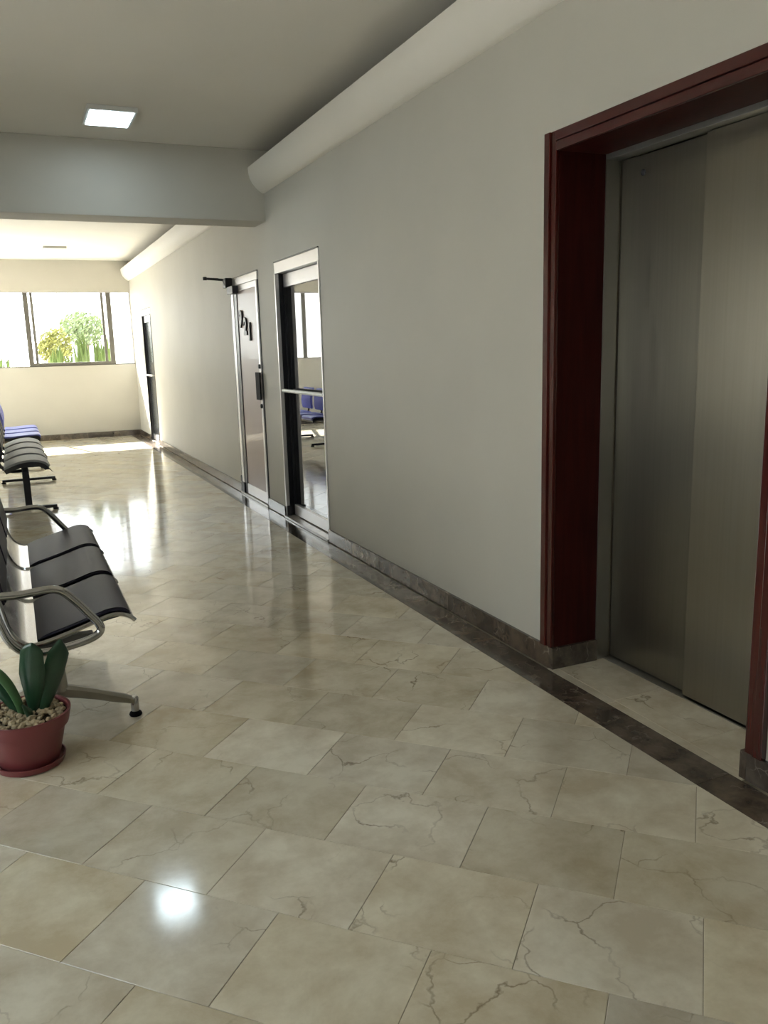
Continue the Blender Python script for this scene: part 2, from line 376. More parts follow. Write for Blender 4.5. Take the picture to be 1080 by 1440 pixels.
for k in range(-16, 50):
    v0 = 1.402+PV*k; v1 = v0+PV
    offu = 0.29-0.0125*k-(0.2185 if k % 2 else 0.0)
    for j in range(-50, 20):
        u0 = offu+PU*j; u1 = u0+PU
        poly = [((u+v)*s2, (v-u)*s2) for u, v in ((u0+GAP, v0+GAP), (u1-GAP, v0+GAP), (u1-GAP, v1-GAP), (u0+GAP, v1-GAP))]
        for ax, val, less in ((0, 2.004, True), (0, XL, False), (1, Y1, True), (1, Y0, False)):
            poly = clip(poly, ax, val, less)
            if len(poly) < 3: break
        if len(poly) < 3 or area(poly) < 0.0015: continue
        cx = sum(p[0] for p in poly)/len(poly); cy = sum(p[1] for p in poly)/len(poly)
        rv = R.random()
        if k == 1 and abs(u0+0.817+PU) < 0.1: rv = 0.1349      # the pale slab in the foreground
        if -0.75 < cx and 0.7 < cy < 9.6:
            bm = bmesh.new(); slab(bm, poly, tilt=0.0003)
            o = obj('tile', bm, 'floor', floor); set_rnd(o, rv); n_tiles += 1
        else:
            for f in slab(rest, poly, tilt=0.0003): f[rl] = rv
o = obj('distant_tiles', rest, 'floor', floor); o['kind'] = 'stuff'
# dark marble border along the right wall
y = Y0
while y < Y1:
    y2 = min(Y1, y+0.78)
    bm = bmesh.new(); slab(bm, [(2.006, y+.001), (2.160, y+.001), (2.160, y2-.001), (2.006, y2-.001)], tilt=0.0003)
    o = obj('border_tile', bm, 'dark_marble', floor); set_rnd(o, R.random()); y = y2
# strip between border and wall, and the lift alcove
for (xa, xb, ya, yb) in ((2.162, 2.205, 1.91, 2.62), (2.162, 2.205, 2.622, 3.06), (2.207, 2.475, 1.91, 2.20), (2.207, 2.475, 2.202, 2.63), (2.207, 2.475, 2.632, 3.06)):
    bm = bmesh.new(); slab(bm, [(xa, ya), (xb, ya), (xb, yb), (xa, yb)])
    o = obj('tile', bm, 'floor', floor); set_rnd(o, R.random())

# ------------------------------------------------------------------ walls, ceiling
OPEN = [(1.905, 3.06, 2.292), (6.04, 7.185, 2.25), (7.72, 8.76, 2.235), (14.20, 15.12, 2.25)]
bm = bmesh.new(); y = Y0-.3; ZT = 2.91     # the wall stops behind the cove: a trough deepened to darken the gap
for a, b, h in OPEN:
    box(bm, XW, XW+.5, y, a, -.1, ZT); box(bm, XW, XW+.5, a, b, h, ZT); y = b
box(bm, XW, XW+.5, y, Y1+.3, -.1, ZT)
box(bm, XW+.5, XW+.6, Y0-.3, Y1+.3, -.1, ZC+.2)
wr = obj('wall_right', bm, 'wall'); struct(wr, 'long cream painted wall on the right with the lift and office doors', 'wall')
SIDE = [(-0.1, 4.3, 0.8, 2.15), (13.2, 16.3, 0.3, 2.65)]  # openings for the two added windows, out of view
bm = bmesh.new(); y = Y0-.3
for a, b, z0, z1 in SIDE:
    box(bm, XL-.22, XL, y, a, -.1, ZC+.2); box(bm, XL-.22, XL, a, b, -.1, z0); box(bm, XL-.22, XL, a, b, z1, ZC+.2); y = b
box(bm, XL-.22, XL, y, Y1+.3, -.1, ZC+.2)
wl = obj('wall_left', bm, 'wall'); struct(wl, 'cream painted wall at the left side of the corridor', 'wall')
WX0, WX1, WZ0, WZ1 = -2.2, 2.19, 1.335, 2.655
bm = bmesh.new()
box(bm, XL, XW, Y1, Y1+.22, -.1, WZ0); box(bm, XL, XW+.5, Y1, Y1+.22, WZ1, ZC+.2); box(bm, XL, WX0, Y1, Y1+.22, WZ0, WZ1)
we = obj('wall_end', bm, 'wall'); struct(we, 'cream end wall below and above the wide bright window', 'wall')
bm = bmesh.new()
box(bm, XL, XW+.5, Y0-.22, Y0, -.1, ZC+.2)
wb = obj('wall_back', bm, 'wall'); struct(wb, 'cream painted wall behind the viewer', 'wall')
ce = obj('ceiling', B(XL-.3, XW+.6, Y0-.3, Y1+.3, ZC, ZC+.2), 'ceiling'); struct(ce, 'off-white plaster ceiling', 'ceiling')
bmm = obj('trim_1', B(XL, XW+.5, 7.375, 7.73, 2.618, ZC, bev=0.006), 'wall'); struct(bmm, 'deep plaster beam crossing the ceiling of the corridor', 'beam')
cove = [(XW, 2.850), (2.172, 2.852), (2.150, 2.866), (2.118, 2.893), (2.090, 2.925), (2.070, 2.962), (2.060, 3.000), (2.056, 3.055), (2.062, 3.062), (2.074, 3.058), (2.082, 3.010), (2.110, 2.950), (2.150, 2.915), (XW, 2.905)]
for i, (a, b, l) in enumerate(((Y0, 7.375, 'curved plaster cove moulding on the right wall before the beam'), (7.73, Y1, 'curved plaster cove moulding on the right wall beyond the beam'))):
    o = obj('trim_%d' % (i+2), extrude_profile(bmesh.new(), cove, a, b), 'ceiling', smooth=True); struct(o, l, 'moulding')

# baseboards: pieces of dark marble
def baseboard(name, runs, label, axis='y'):
    root = None
    for (a, b, p0, p1) in runs:
        L = b-a; n = max(1, round(L/0.46)); st = L/n
        for i in range(n):
            q0, q1 = a+st*i+.0008, a+st*(i+1)-.0008
            bm = B(p0, p1, q0, q1, 0.0, 0.102, bev=0.002) if axis == 'y' else B(q0, q1, p0, p1, 0.0, 0.102, bev=0.002)
            if root is None:
                root = empty(name)
                struct(root, label, 'baseboard')
            o = obj('baseboard_tile', bm, 'dark_marble', root); set_rnd(o, R.random())
    return root
baseboard('baseboard_right', [(Y0, 1.905, BF, XW-.0005), (3.06, 6.04, BF, XW-.0005), (7.185, 7.72, BF, XW-.0005), (8.76, 14.20, BF, XW-.0005), (15.12, Y1, BF, XW-.0005)], 'low dark marble baseboard along the right wall')
baseboard('baseboard_end', [(XL, BF-.001, Y1-.018, Y1-.0005)], 'low dark marble baseboard under the end window', 'x')
baseboard('baseboard_left', [(Y0, Y1-.02, XL+.0005, XL+.018)], 'low dark marble baseboard along the left wall')

# ------------------------------------------------------------------ end window
win = empty('window_1', (0, Y1, WZ0)); struct(win, 'wide aluminium sliding window across the end wall, glaring with daylight', 'window')
def wpart(name, bm, mat): 
    o = obj(name, bm, mat, win); o.matrix_parent_inverse = Matrix.Translation((0, -Y1, -WZ0)); return o
ya, yb = Y1+.03, Y1+.07
wpart('bottom_rail', B(WX0, WX1, ya, yb, WZ0, WZ0+.018), 'win_alu')
wpart('top_rail', B(WX0, WX1, ya, yb, WZ1-.02, WZ1), 'aluminium')
wpart('right_stile', B(2.165, 2.189, ya, yb, WZ0+.018, WZ1-.02), 'aluminium')
for (x0, x1) in ((0.345, 0.425), (1.755, 1.840), (-1.08, -1.0)):
    wpart('mullion', B(x0, x1, ya-.01, yb, WZ0+.018, WZ1-.02, bev=.004), 'win_alu')
for (x0, x1) in ((0.46, 0.505), (1.66, 1.705)):
    wpart('sash_stile', B(x0, x1, ya, yb, WZ0+.06, WZ1-.02, bev=.003), 'win_alu')
wpart('sash_rail', B(0.425, 1.755, ya-.012, yb, WZ0+.018, WZ0+.066, bev=.004), 'win_alu')
for (x0, x1) in ((WX0, -1.08), (-1.0, 0.345), (0.505, 1.66), (1.84, 2.165)):
    wpart('pane', B(x0, x1, Y1+.047, Y1+.053, WZ0+.018, WZ1-.02), 'glass')
def side_window(name, a, b, z0, z1, n, label):
    t = empty(name, (XL, a, z0)); struct(t, label, 'window'); Q = rooted(t); xa, xb = XL-.09, XL-.04
    Q('bottom_rail', B(xa, xb, a, b, z0, z0+.05), 'win_alu'); Q('top_rail', B(xa, xb, a, b, z1-.05, z1), 'win_alu')
    st = (b-a)/n
    for i in range(n+1):
        yc = min(max(a+st*i, a+.025), b-.025); Q('mullion', B(xa, xb, yc-.025, yc+.025, z0+.05, z1-.05), 'win_alu')
    for i in range(n):
        Q('pane', B(xa+.022, xa+.028, max(a+.05, a+st*i+.025), min(b-.05, a+st*(i+1)-.025), z0+.05, z1-.05), 'glass')
def rooted(root):
    inv = Matrix.Translation(-Vector(root.location))
    def f(name, bm, mat, parent=None, smooth=False, label=None):
        o = obj(name, bm, mat, parent or root, smooth)
        if parent is None: o.matrix_parent_inverse = inv
        if label: o['label'] = label
        return o
    return f
side_window('added_window_2', *SIDE[0], 3, 'added side window for daylight in the left wall across from the lift')  # unseen window, added to bring daylight into the near part
side_window('added_window_3', *SIDE[1], 3, 'added long side window for daylight in the left wall beyond the beam')  # unseen window, added to brighten the far part

# ------------------------------------------------------------------ lift doorway (door_1)
d1 = empty('door_1', (2.3, 2.48, 0)); struct(d1, 'lift doorway with brushed steel sliding doors and a dark red wooden frame', 'elevator')
P = rooted(d1)
YA, YB, ZH = 1.915, 3.05, 2.286
XF = 2.171
def casing_leg(yi, s, z0, z1):
    """three-step moulded board, yi = inner edge, s = outward direction"""
    bm = bmesh.new()
    for a, b, x in ((0.0, 0.036, XF+.002), (0.0375, 0.076, XF-.006)):
        ya_, yb_ = sorted((yi+s*a, yi+s*b)); box(bm, x, XW, ya_, yb_, z0, z1, bev=.003)
    return bm
P('casing', casing_leg(YB, 1, 0.1025, 2.365), 'mahogany')
P('casing', casing_leg(YA, -1, 0.1025, 2.365), 'mahogany')
bm = bmesh.new()
for a, b, x in ((0.0, 0.036, XF+.002), (0.0375, 0.076, XF-.006)):
    box(bm, x, XW, YA-.0, YB+.0, ZH+a, ZH+b, bev=.003)
P('head_casing', bm, 'mahogany_head')
P('jamb_lining', B(XW, 2.43, YB, YB+.0095, 0.1025, ZH), 'mahogany_shaded')
P('jamb_lining', B(XW, 2.43, YA-.0095, YA, 0.1025, ZH), 'mahogany_shaded')
P('head_lining', B(XW, 2.43, YA, YB, ZH, ZH+.0055), 'mahogany_shaded')
for y_ in (YB, YA):
    s = -1 if y_ == YB else 1
    ya_, yb_ = sorted((y_+s*.018, y_-s*.0095))
    o = P('plinth', B(BF, 2.43, ya_, yb_, 0.0005, 0.102, bev=.002), 'dark_marble'); set_rnd(o, R.random())
P('steel_jamb', B(2.4305, 2.503, YB-.006, YB+.0095, 0.0005, ZH), 'steel_frame')
P('steel_jamb', B(2.4305, 2.503, YA-.0095, YA+.006, 0.0005, ZH), 'steel_frame')
P('steel_header', B(2.4305, 2.503, YA+.006, YB-.006, ZH-.022, ZH+.005, bev=.002), 'steel_frame')
P('sill_plate', B(2.476, 2.56, YA+.006, YB-.006, -.003, .004), 'steel_frame')
pa = P('door_panel', B(2.512, 2.545, 2.495, YB-.008, .010, ZH-.024, bev=.002), 'steel')
pb = P('door_panel', B(2.484, 2.509, YA+.008, 2.530,   .010, ZH-.024, bev=.002), 'steel_right')
for yy, zz in ((2.905, 2.19),):
    bm = bmesh.new(); lathe(bm, [(.013, 0), (.013, .004), (.009, .006), (.004, .003)], seg=20)
    bmesh.ops.rotate(bm, verts=bm.verts, matrix=Matrix.Rotation(-math.pi/2, 3, 'Y')); bmesh.ops.translate(bm, verts=bm.verts, vec=(2.512, yy, zz))
    o = obj('key_hole', bm, 'black_metal', pa, True); o['label'] = 'small dark round key hole'

# ------------------------------------------------------------------ glass office door (door_2)
def glass_door(name, ya, yb, zt, label, pane_x=2.272, pane_mat='dark_glass', jamb='aluminium'):
    d = empty(name, (2.3, (ya+yb)/2, 0)); struct(d, label, 'door'); Q = rooted(d)
    Q('threshold', B(2.164, 2.40, ya+.002, yb-.002, .0005, .022, bev=.003), 'sill_marble')
    Q('head_frame', B(2.186, 2.30, ya+.004, yb-.004, zt-.095, zt-.004, bev=.003), 'aluminium')
    Q('head_dark_line', B(2.180, 2.2, ya+.004, yb-.004, zt-.004, zt+.006), 'alu_dark')  # dark strip standing in for the shadow line above the head frame
    Q('jamb_frame', B(2.182, 2.215, yb-.026, yb-.001, .022, zt-.095, bev=.003), jamb)
    Q('jamb_frame', B(2.182, 2.50, ya+.001, ya+.026, .022, zt-.095, bev=.003), jamb)
    Q('jamb_lining', B(2.2155, 2.50, yb-.024, yb-.001, .022, zt-.095), 'black_frame', label='black jamb lining')
    # leaf: stiles, rails, pane
    Q('pivot_block', B(2.18, 2.222, yb-.055, yb-.0265, .022, .11, bev=.003), 'black_metal')
    Q('stile', B(pane_x-.02, pane_x+.025, yb-.060, yb-.025, .03, zt-.10, bev=.003), 'black_frame')
    Q('stile', B(pane_x-.02, pane_x+.025, ya+.027, ya+.07, .03, zt-.10, bev=.003), 'aluminium')
    Q('top_rail', B(pane_x-.022, pane_x+.025, ya+.071, yb-.045, zt-.21, zt-.10, bev=.003), 'aluminium')
    Q('bottom_rail', B(pane_x-.022, pane_x+.025, ya+.071, yb-.061, .03, .125, bev=.003), 'aluminium')
    Q('pane', B(pane_x-.003, pane_x+.004, ya+.07, yb-.060, .125, zt-.21), pane_mat)
    bm = bmesh.new(); tube(bm, [(pane_x-.07, ya+.05, 1.155), (pane_x-.07, yb-.05, 1.155)], .016, 12)
    for yy in (ya+.06, yb-.07): tube(bm, [(pane_x-.07, yy, 1.155), (pane_x-.018, yy, 1.155)], .010, 8)
    Q('push_bar', bm, 'white_bar', smooth=True)
    return d
glass_door('door_2', 6.04, 7.185, 2.25, 'dark glass office door with a white push bar, nearest the lift')

# ------------------------------------------------------------------ brown numbered door (door_3)
ya, yb, zt = 7.72, 8.76, 2.235
d3 = empty('door_3', (2.2, 8.24, 0)); struct(d3, 'brown panelled office door with dark number digits and a black pull plate', 'door'); Q = rooted(d3)
Q('threshold', B(2.164, 2.40, ya+.002, yb-.002, .0005, .022, bev=.003), 'sill_marble')
Q('head_frame', B(2.178, 2.30, ya+.004, yb-.004, zt-.075, zt-.003, bev=.003), 'aluminium')
Q('head_dark_line', B(2.176, 2.2, ya+.004, yb-.004, zt-.003, zt+.008), 'alu_dark')
Q('jamb_frame', B(2.180, 2.30, yb-.045, yb-.002, .022, zt-.075, bev=.003), 'black_frame', label='black edge of the frame')
Q('jamb_frame', B(2.174, 2.30, yb-.130, yb-.0455, .022, zt-.075, bev=.006), 'aluminium')
Q('jamb_frame', B(2.182, 2.30, ya+.002, ya+.022, .022, zt-.075, bev=.002), 'black_frame', label='black edge of the frame')
Q('stile', B(2.180, 2.225, yb-.245, yb-.132, .028, zt-.078, bev=.004), 'black_frame', label='black hinge stile')
Q('stile', B(2.176, 2.225, ya+.0225, ya+.075, .028, zt-.078, bev=.006), 'aluminium')
Q('top_rail', B(2.181, 2.225, ya+.0755, yb-.2455, zt-.135, zt-.078, bev=.004), 'aluminium')
Q('bottom_rail', B(2.181, 2.225, ya+.0755, yb-.2455, .028, .135, bev=.004), 'aluminium')
Q('panel', B(2.188, 2.22, ya+.0755, yb-.2455, .135, zt-.135), 'brown_panel')
Q('floor_hinge', B(2.164, 2.2, yb-.16, yb-.04, .0225, .13, bev=.004), 'black_metal')
Q('floor_hinge_cap', B(2.168, 2.2, yb-.05, yb-.005, .1305, .19, bev=.004), 'black_metal')
pl = Q('pull_plate', B(2.150, 2.162, ya-.005, ya+.140, 1.045, 1.305, bev=.003), 'rubber', label='black rectangular pull plate')
for zz in (1.09, 1.26):
    bm = bmesh.new(); tube(bm, [(2.161, ya+.06, zz), (2.182, ya+.06, zz)], .012, 10); obj('standoff', bm, 'black_metal', pl, True).matrix_parent_inverse = Matrix.Identity(4)
for zz in (1.36, .985):
    bm = bmesh.new(); lathe(bm, [(.021, 0), (.021, .014), (.014, .018)], seg=16)
    bmesh.ops.rotate(bm, verts=bm.verts, matrix=Matrix.Rotation(-math.pi/2, 3, 'Y')); bmesh.ops.translate(bm, verts=bm.verts, vec=(2.177, ya+.048, zz))
    Q('lock', bm, 'black_metal', smooth=True)
# door closer: body on the head, arm standing out along the wall
cl = Q('door_closer', B(2.120, 2.181, yb-.33, yb-.10, zt-.155, zt-.080, bev=.008), 'black_metal', label='black door closer')
bm = bmesh.new()
tube(bm, [(2.12, yb-.02, zt-.01), (2.12, yb-.10, zt-.06)], .02, 10)
box(bm, 2.105, 2.18, yb-.12, yb-.005, zt-.085, zt+.012, bev=.01)
obj('closer_pivot', bm, 'black_metal', cl)
bm = bmesh.new(); tube(bm, [(2.06, yb-.02, zt+.005), (1.93, yb-.0, zt+.012)], [.012, .012], 10); tube(bm, [(1.93, yb, zt+.012), (2.13, yb-.02, zt-.002)], .012, 10)
lathe(bm, [(.02, -.016), (.02, .016)], (1.925, yb, zt+.012), 12)
obj('closer_arm', bm, 'black_metal', cl)
# raised digits, stepping down to the right
def digit(ch, yc, zc, h):
    cu = bpy.data.curves.new('digit', 'FONT'); cu.body = ch; cu.size = h/0.70; cu.extrude = .008; cu.offset = .010; cu.align_x = 'CENTER'; cu.resolution_u = 3
    t_ = bpy.data.objects.new('digit_tmp', cu); C.objects.link(t_)
    bpy.context.view_layer.update()
    me = bpy.data.meshes.new_from_object(t_.evaluated_get(bpy.context.evaluated_depsgraph_get()))
    bpy.data.objects.remove(t_); bpy.data.curves.remove(cu)
    # text +x -> -Y (reads left to right seen from the corridor), +y -> +Z, extrude -> -X
    me.transform(Matrix(((0, 0, -1, 2.180), (-1, 0, 0, yc), (0, 1, 0, zc), (0, 0, 0, 1))))
    me.materials.clear(); me.materials.append(M['digit']); me.name = 'digit'
    o = bpy.data.objects.new('digit', me); C.objects.link(o); o.parent = d3; o.matrix_parent_inverse = Matrix.Translation(-Vector(d3.location))
digit('9', 8.385, 1.755, .15); digit('2', 8.225, 1.672, .155); digit('1', 8.075, 1.615, .16)

# ------------------------------------------------------------------ far glass door (door_4)
glass_door('door_4', 14.20, 15.12, 2.25, 'narrow dark glass door at the far end beside the window', 2.235, 'smoked_panel', 'black_frame')

# ------------------------------------------------------------------ ceiling lamps
def lamp(x, y, mat, label):
    t = empty('ceiling_light', (x, y, ZC)); tag(t, label, 'lamp')
    bm = bmesh.new()
    box(bm, -.17, .17, -.22, .22, -.034, -.0005, bev=.003)
    obj('frame', bm, 'lamp_frame', t)
    obj('diffuser', B(-.148, .148, -.198, .198, -.0375, -.0342), mat, t)
    return t
lamp(.845, 6.62, 'lamp_on', 'lit square surface-mounted ceiling panel in front of the beam')
lamp(.850, 14.62, 'lamp_off', 'unlit square ceiling panel near the end window')

# ------------------------------------------------------------------ waiting benches
SEAT = [(.369, .424), (.354, .440), (.33, .452), (.30, .460), (.26, .456), (.20, .437), (.12, .414), (.04, .393), (-.01, .384), (-.045, .388), (-.075, .408), (-.098, .440), (-.113, .48), (-.127, .55), (-.145, .65), (-.17, .77), (-.20, .86), (-.225, .905)]
def span(line, a, b):
    return line[a:b]
def steel_bench(y0, pitch, n, label):
    t = empty('waiting_bench', (0, y0, 0)); tag(t, label, 'bench', 'waiting benches')
    L = pitch*n
    line = smooth_path([(x, 0, z) for x, z in SEAT], 2); line = [(p.x, p.z) for p in line]
    for i in range(n):
        a, b = i*pitch+.012, (i+1)*pitch-.012
        s = obj('seat', sheet(bmesh.new(), line, .010, a, b), 'shell', t, True)
        # rolled chrome side rims
        for yy in (a+.004, b-.004):
            bm = bmesh.new(); tube(bm, [(p[0]+.0, yy, p[1]-.004) for p in line], .009, 8); obj('rim', bm, 'chrome', s, True)
        pad = [p for p in line if -.012 < p[0] < .362]; pad = [p for p in pad if p[1] < .47]
        up_ = [(p[0], p[1]+.0) for p in pad if p[1] < .6 and p[0] > -.012]
        m = len(up_); bm = bmesh.new()
        # cushion with rounded ends
        Lp = [Vector((p[0], 0, p[1])) for p in up_]; prof_top = []
        for q in range(m):
            d = (Lp[min(q+1, m-1)]-Lp[max(q-1, 0)]).normalized(); nrm = Vector((d.z, 0, -d.x))
            if nrm.z < 0: nrm = -nrm
            tk = .020*min(1, .35+min(q, m-1-q)*.4)
            prof_top.append(Lp[q]+nrm*tk)
        prof = [(p.x, p.z+.0006) for p in Lp]+[(p.x, p.z) for p in reversed(prof_top)]
        extrude_profile(bm, prof, a+.022, b-.022)
        bmesh.ops.recalc_face_normals(bm, faces=bm.faces[:])
        es = [e for e in bm.edges if len(e.link_faces) == 2 and e.calc_face_angle(0) > 0.9 and abs(e.verts[0].co.y-e.verts[1].co.y) < 1e-6]
        bmesh.ops.bevel(bm, geom=es, offset=.006, segments=2, affect='EDGES')
        obj('seat_cushion', bm, 'leather', s, True)
        bl = [p for p in line if p[1] > .53 and p[0] < -.1]
        bm = sheet(bmesh.new(), bl, .024, a+.022, b-.022, side=-1); bmesh.ops.recalc_face_normals(bm, faces=bm.faces[:])
        es = [e for e in bm.edges if len(e.link_faces) == 2 and e.calc_face_angle(0) > 0.9]
        bmesh.ops.bevel(bm, geom=es, offset=.008, segments=2, affect='EDGES')
        obj('back_cushion', bm, 'leather', s, True)
    # beam and brackets
    obj('beam', B(.02, .09, .02, L-.02, .300, .345, bev=.006), 'black_metal', t)
    for yy in [pitch*i for i in range(n+1)]:
        yc = min(max(yy, .03), L-.03)
        prof = [(.20, .395), (.09, .345), (.02, .330), (-.06, .340), (-.115, .385), (-.145, .46), (-.130, .462), (-.108, .425), (-.06, .378), (.03, .372), (.12, .398)]
        obj('bracket', extrude_profile(bmesh.new(), prof, yc-.02, yc+.02), 'alu_dark', t, True)
    arm = [(-.155, .600), (-.05, .606), (.05, .612), (.095, .600), (.14, .555), (.19, .490), (.222, .445), (.226, .415), (.195, .392), (.12, .374), (.03, .362), (-.05, .370), (-.105, .42), (-.135, .50)]
    for yy in (-.04, L-.03):
        bm = bmesh.new(); tube(bm, smooth_path([(x, yy, z) for x, z in arm], 5, True), .0165, 12, closed=True)
        obj('armrest', bm, 'chrome', t, True)
    # cast legs: arched bar with front and rear foot
    for yy in (.025, L-.06):
        bm = bmesh.new()
        mid = [(.335, .070, .013), (.30, .085, .017), (.25, .103, .020), (.19, .128, .022), (.13, .148, .024), (.05, .172, .026), (-.04, .180, .027), (-.13, .160, .025), (-.22, .120, .021), (-.30, .080, .015)]
        rings = []
        for x, z, h in mid:
            rings.append([bm.verts.new((x, yy+w_, z+h_)) for w_, h_ in ((-.022, -h*.6), (-.016, -h), (.016, -h), (.022, -h*.6), (.022, h*.5), (.010, h), (-.010, h), (-.022, h*.5))])
        for a_, b_ in zip(rings, rings[1:]):
            for k in range(8): bm.faces.new((a_[k], a_[(k+1) % 8], b_[(k+1) % 8], b_[k]))
        bm.faces.new(rings[0]); bm.faces.new(rings[-1][::-1])
        tube(bm, [(.055, yy, .170), (.055, yy, .305)], [.030, .024], 14)
        lg = obj('leg', bm, 'cast', t, True)
        for fx, sx in ((.338, 1), (-.30, -1)):
            bm = bmesh.new(); lathe(bm, [(.017, .022), (.017, .078), (.012, .086)], (fx, yy, 0), 16); obj('foot_stem', bm, 'chrome', lg, True)
            bm = bmesh.new(); lathe(bm, [(.024, .0005), (.027, .006), (.024, .014), (.014, .0225)], (fx, yy, 0), 20); obj('foot', bm, 'rubber', lg, True)
    return t
steel_bench(3.42, .66, 3, 'nearest bench, steel with three dark padded seats and looped chrome armrests')

SEAT3 = [(.300, .405), (.302, .445), (.27, .468), (.18, .470), (.05, .464), (-.06, .458), (-.155, .460)]
SEAT2 = [(.268, .436), (.262, .455), (.22, .492), (.15, .513), (.07, .517), (-.02, .503), (-.10, .475), (-.155, .450)]
BACK2 = [(-.165, .50), (-.150, .58), (-.150, .68), (-.175, .79), (-.205, .87)]
def pad_bench(y0, pitch, n, seat_mat, back_mat, label, prof=None):
    prof = prof or SEAT2
    t = empty('waiting_bench', (0, y0, 0)); tag(t, label, 'bench', 'waiting benches'); L = pitch*n
    for i in range(n):
        a, b = i*pitch+.075, (i+1)*pitch-.075
        ln = [(p.x, p.z) for p in smooth_path([(x, 0, z) for x, z in prof], 3)]
        bm = sheet(bmesh.new(), ln, .026, a, b, side=1); bmesh.ops.recalc_face_normals(bm, faces=bm.faces[:])
        es = [e for e in bm.edges if len(e.link_faces) == 2 and e.calc_face_angle(0) > 0.9]
        bmesh.ops.bevel(bm, geom=es, offset=.007, segments=2, affect='EDGES')
        s = obj('seat', bm, seat_mat, t, True)
        lo = [(x*.97, z-.020) for x, z in ln]
        obj('seat_tray', sheet(bmesh.new(), lo, .040, a-.022, b+.022, side=1), 'black_metal', s, True)
        lb = [(p.x, p.z) for p in smooth_path([(x, 0, z) for x, z in BACK2], 3)]
        bm = sheet(bmesh.new(), lb, .035, a, b, side=1); bmesh.ops.recalc_face_normals(bm, faces=bm.faces[:])
        es = [e for e in bm.edges if len(e.link_faces) == 2 and e.calc_face_angle(0) > 0.9]
        bmesh.ops.bevel(bm, geom=es, offset=.012, segments=2, affect='EDGES')
        bk = obj('backrest', bm, back_mat, t, True)
        bm = bmesh.new(); tube(bm, smooth_path([(.04, (a+b)/2, .385), (-.10, (a+b)/2, .39), (-.19, (a+b)/2, .46), (-.19, (a+b)/2, .60)], 4), .016, 8)
        obj('back_bracket', bm, 'black_metal', bk, True)
    obj('beam', B(.01, .07, .02, L-.02, .365, .415, bev=.005), 'black_metal', t)
    for yy, fr in ((.13, .30), (L-.42, .385)):
        bm = bmesh.new(); box(bm, .008, .072, yy-.022, yy+.022, .03, .366, bev=.005)
        lg = obj('leg', bm, 'black_metal', t)
        bm = bmesh.new(); box(bm, -.22, fr, yy-.022, yy+.022, .018, .048, bev=.006); obj('foot_bar', bm, 'black_metal', lg)
        for fx in (fr-.015, -.205):
            bm = bmesh.new(); lathe(bm, [(.026, .0005), (.026, .016), (.012, .02)], (fx, yy, 0), 14); obj('foot', bm, 'rubber', lg, True)
    return t
pad_bench(8.73, .68, 4, 'grey_fabric', 'dark_fabric', 'middle bench, four grey upholstered seats with black backs on black legs')
pad_bench(12.25, .66, 3, 'blue', 'blue', 'farthest bench, blue seats and blue backs near the end wall', SEAT3)

# ------------------------------------------------------------------ potted plant
pp = empty('potted_plant', (-.08, 3.2, 0)); tag(pp, 'small succulent with broad green leaves in a red plastic pot by the nearest bench', 'plant')
bm = bmesh.new(); lathe(bm, [(.100, .0005), (.122, .004), (.128, .026), (.124, .027), (.116, .010), (.0, .009)], seg=40, caps=False)
obj('saucer', bm, 'pot', pp, True)
bm = bmesh.new(); lathe(bm, [(.0, .011), (.100, .011), (.106, .016), (.122, .08), (.138, .150), (.150, .152), (.161, .200), (.161, .206), (.153, .206), (.143, .175), (.130, .150), (.0, .150)], seg=44, caps=False)
obj('pot', bm, 'pot', pp, True)
bm = bmesh.new(); lathe(bm, [(.0, .190), (.08, .190), (.146, .186)], seg=28, caps=False); obj('soil', bm, 'soil', pp)
bm = bmesh.new()
for i in range(190):
    a = R.uniform(0, 6.283); r = .140*math.sqrt(R.random()); s = R.uniform(.009, .017)
    res = bmesh.ops.create_icosphere(bm, subdivisions=1, radius=1.0)
    mt = Matrix.Translation((r*math.cos(a), r*math.sin(a), .192+R.uniform(0, .012))) @ Matrix.Rotation(R.uniform(0, 6), 4, 'Z') @ Matrix.Rotation(R.uniform(-.5, .5), 4, 'X') @ Matrix.Diagonal((s*R.uniform(.9, 1.3), s*R.uniform(.7, 1.1), s*R.uniform(.5, .8), 1))
    for v in res['verts']: v.co = mt @ (v.co*R.uniform(.85, 1.15))
o = obj('pebbles', bm, 'pebble', pp); o['kind'] = 'stuff'
def leaf(path, widths, thick, mat, side=(0, 1, 0)):
    """fleshy blade: elliptical section swept along a path; side = direction of the blade's thickness"""
    pts = smooth_path(path, 4); n = len(pts); bm = bmesh.new(); rings = []
    k = len(widths)-1
    for i, p in enumerate(pts):
        f = i/(n-1)*k; j = min(int(f), k-1); w_ = widths[j]+(widths[j+1]-widths[j])*(f-j)
        d = (pts[min(i+1, n-1)]-pts[max(i-1, 0)]).normalized(); sd = Vector(side); u = d.cross(sd).normalized(); v = u.cross(d).normalized()
        rings.append([bm.verts.new(p+u*w_*math.cos(q*math.pi/6)+v*min(thick, w_*.6)*(math.sin(q*math.pi/6)+.5*math.cos(q*math.pi/6)**2)) for q in range(12)])
    for a, b in zip(rings, rings[1:]):
        for q in range(12): bm.faces.new((a[q], a[(q+1) % 12], b[(q+1) % 12], b[q]))
    bm.faces.new(rings[0]); bm.faces.new(rings[-1])
    return obj('leaf', bm, mat, pp, True)
leaf([(.03, .01, .185), (.035, 0, .26), (.038, -.01, .35), (.045, -.02, .44), (.05, -.03, .475)], [.016, .034, .047, .040, .004], .010, 'leaf', (.3, 1, 0))
leaf([(.06, .0, .185), (.085, 0, .25), (.112, .01, .33), (.140, .02, .405), (.150, .03, .455)], [.014, .028, .042, .040, .004], .010, 'leaf', (-.3, 1, 0))
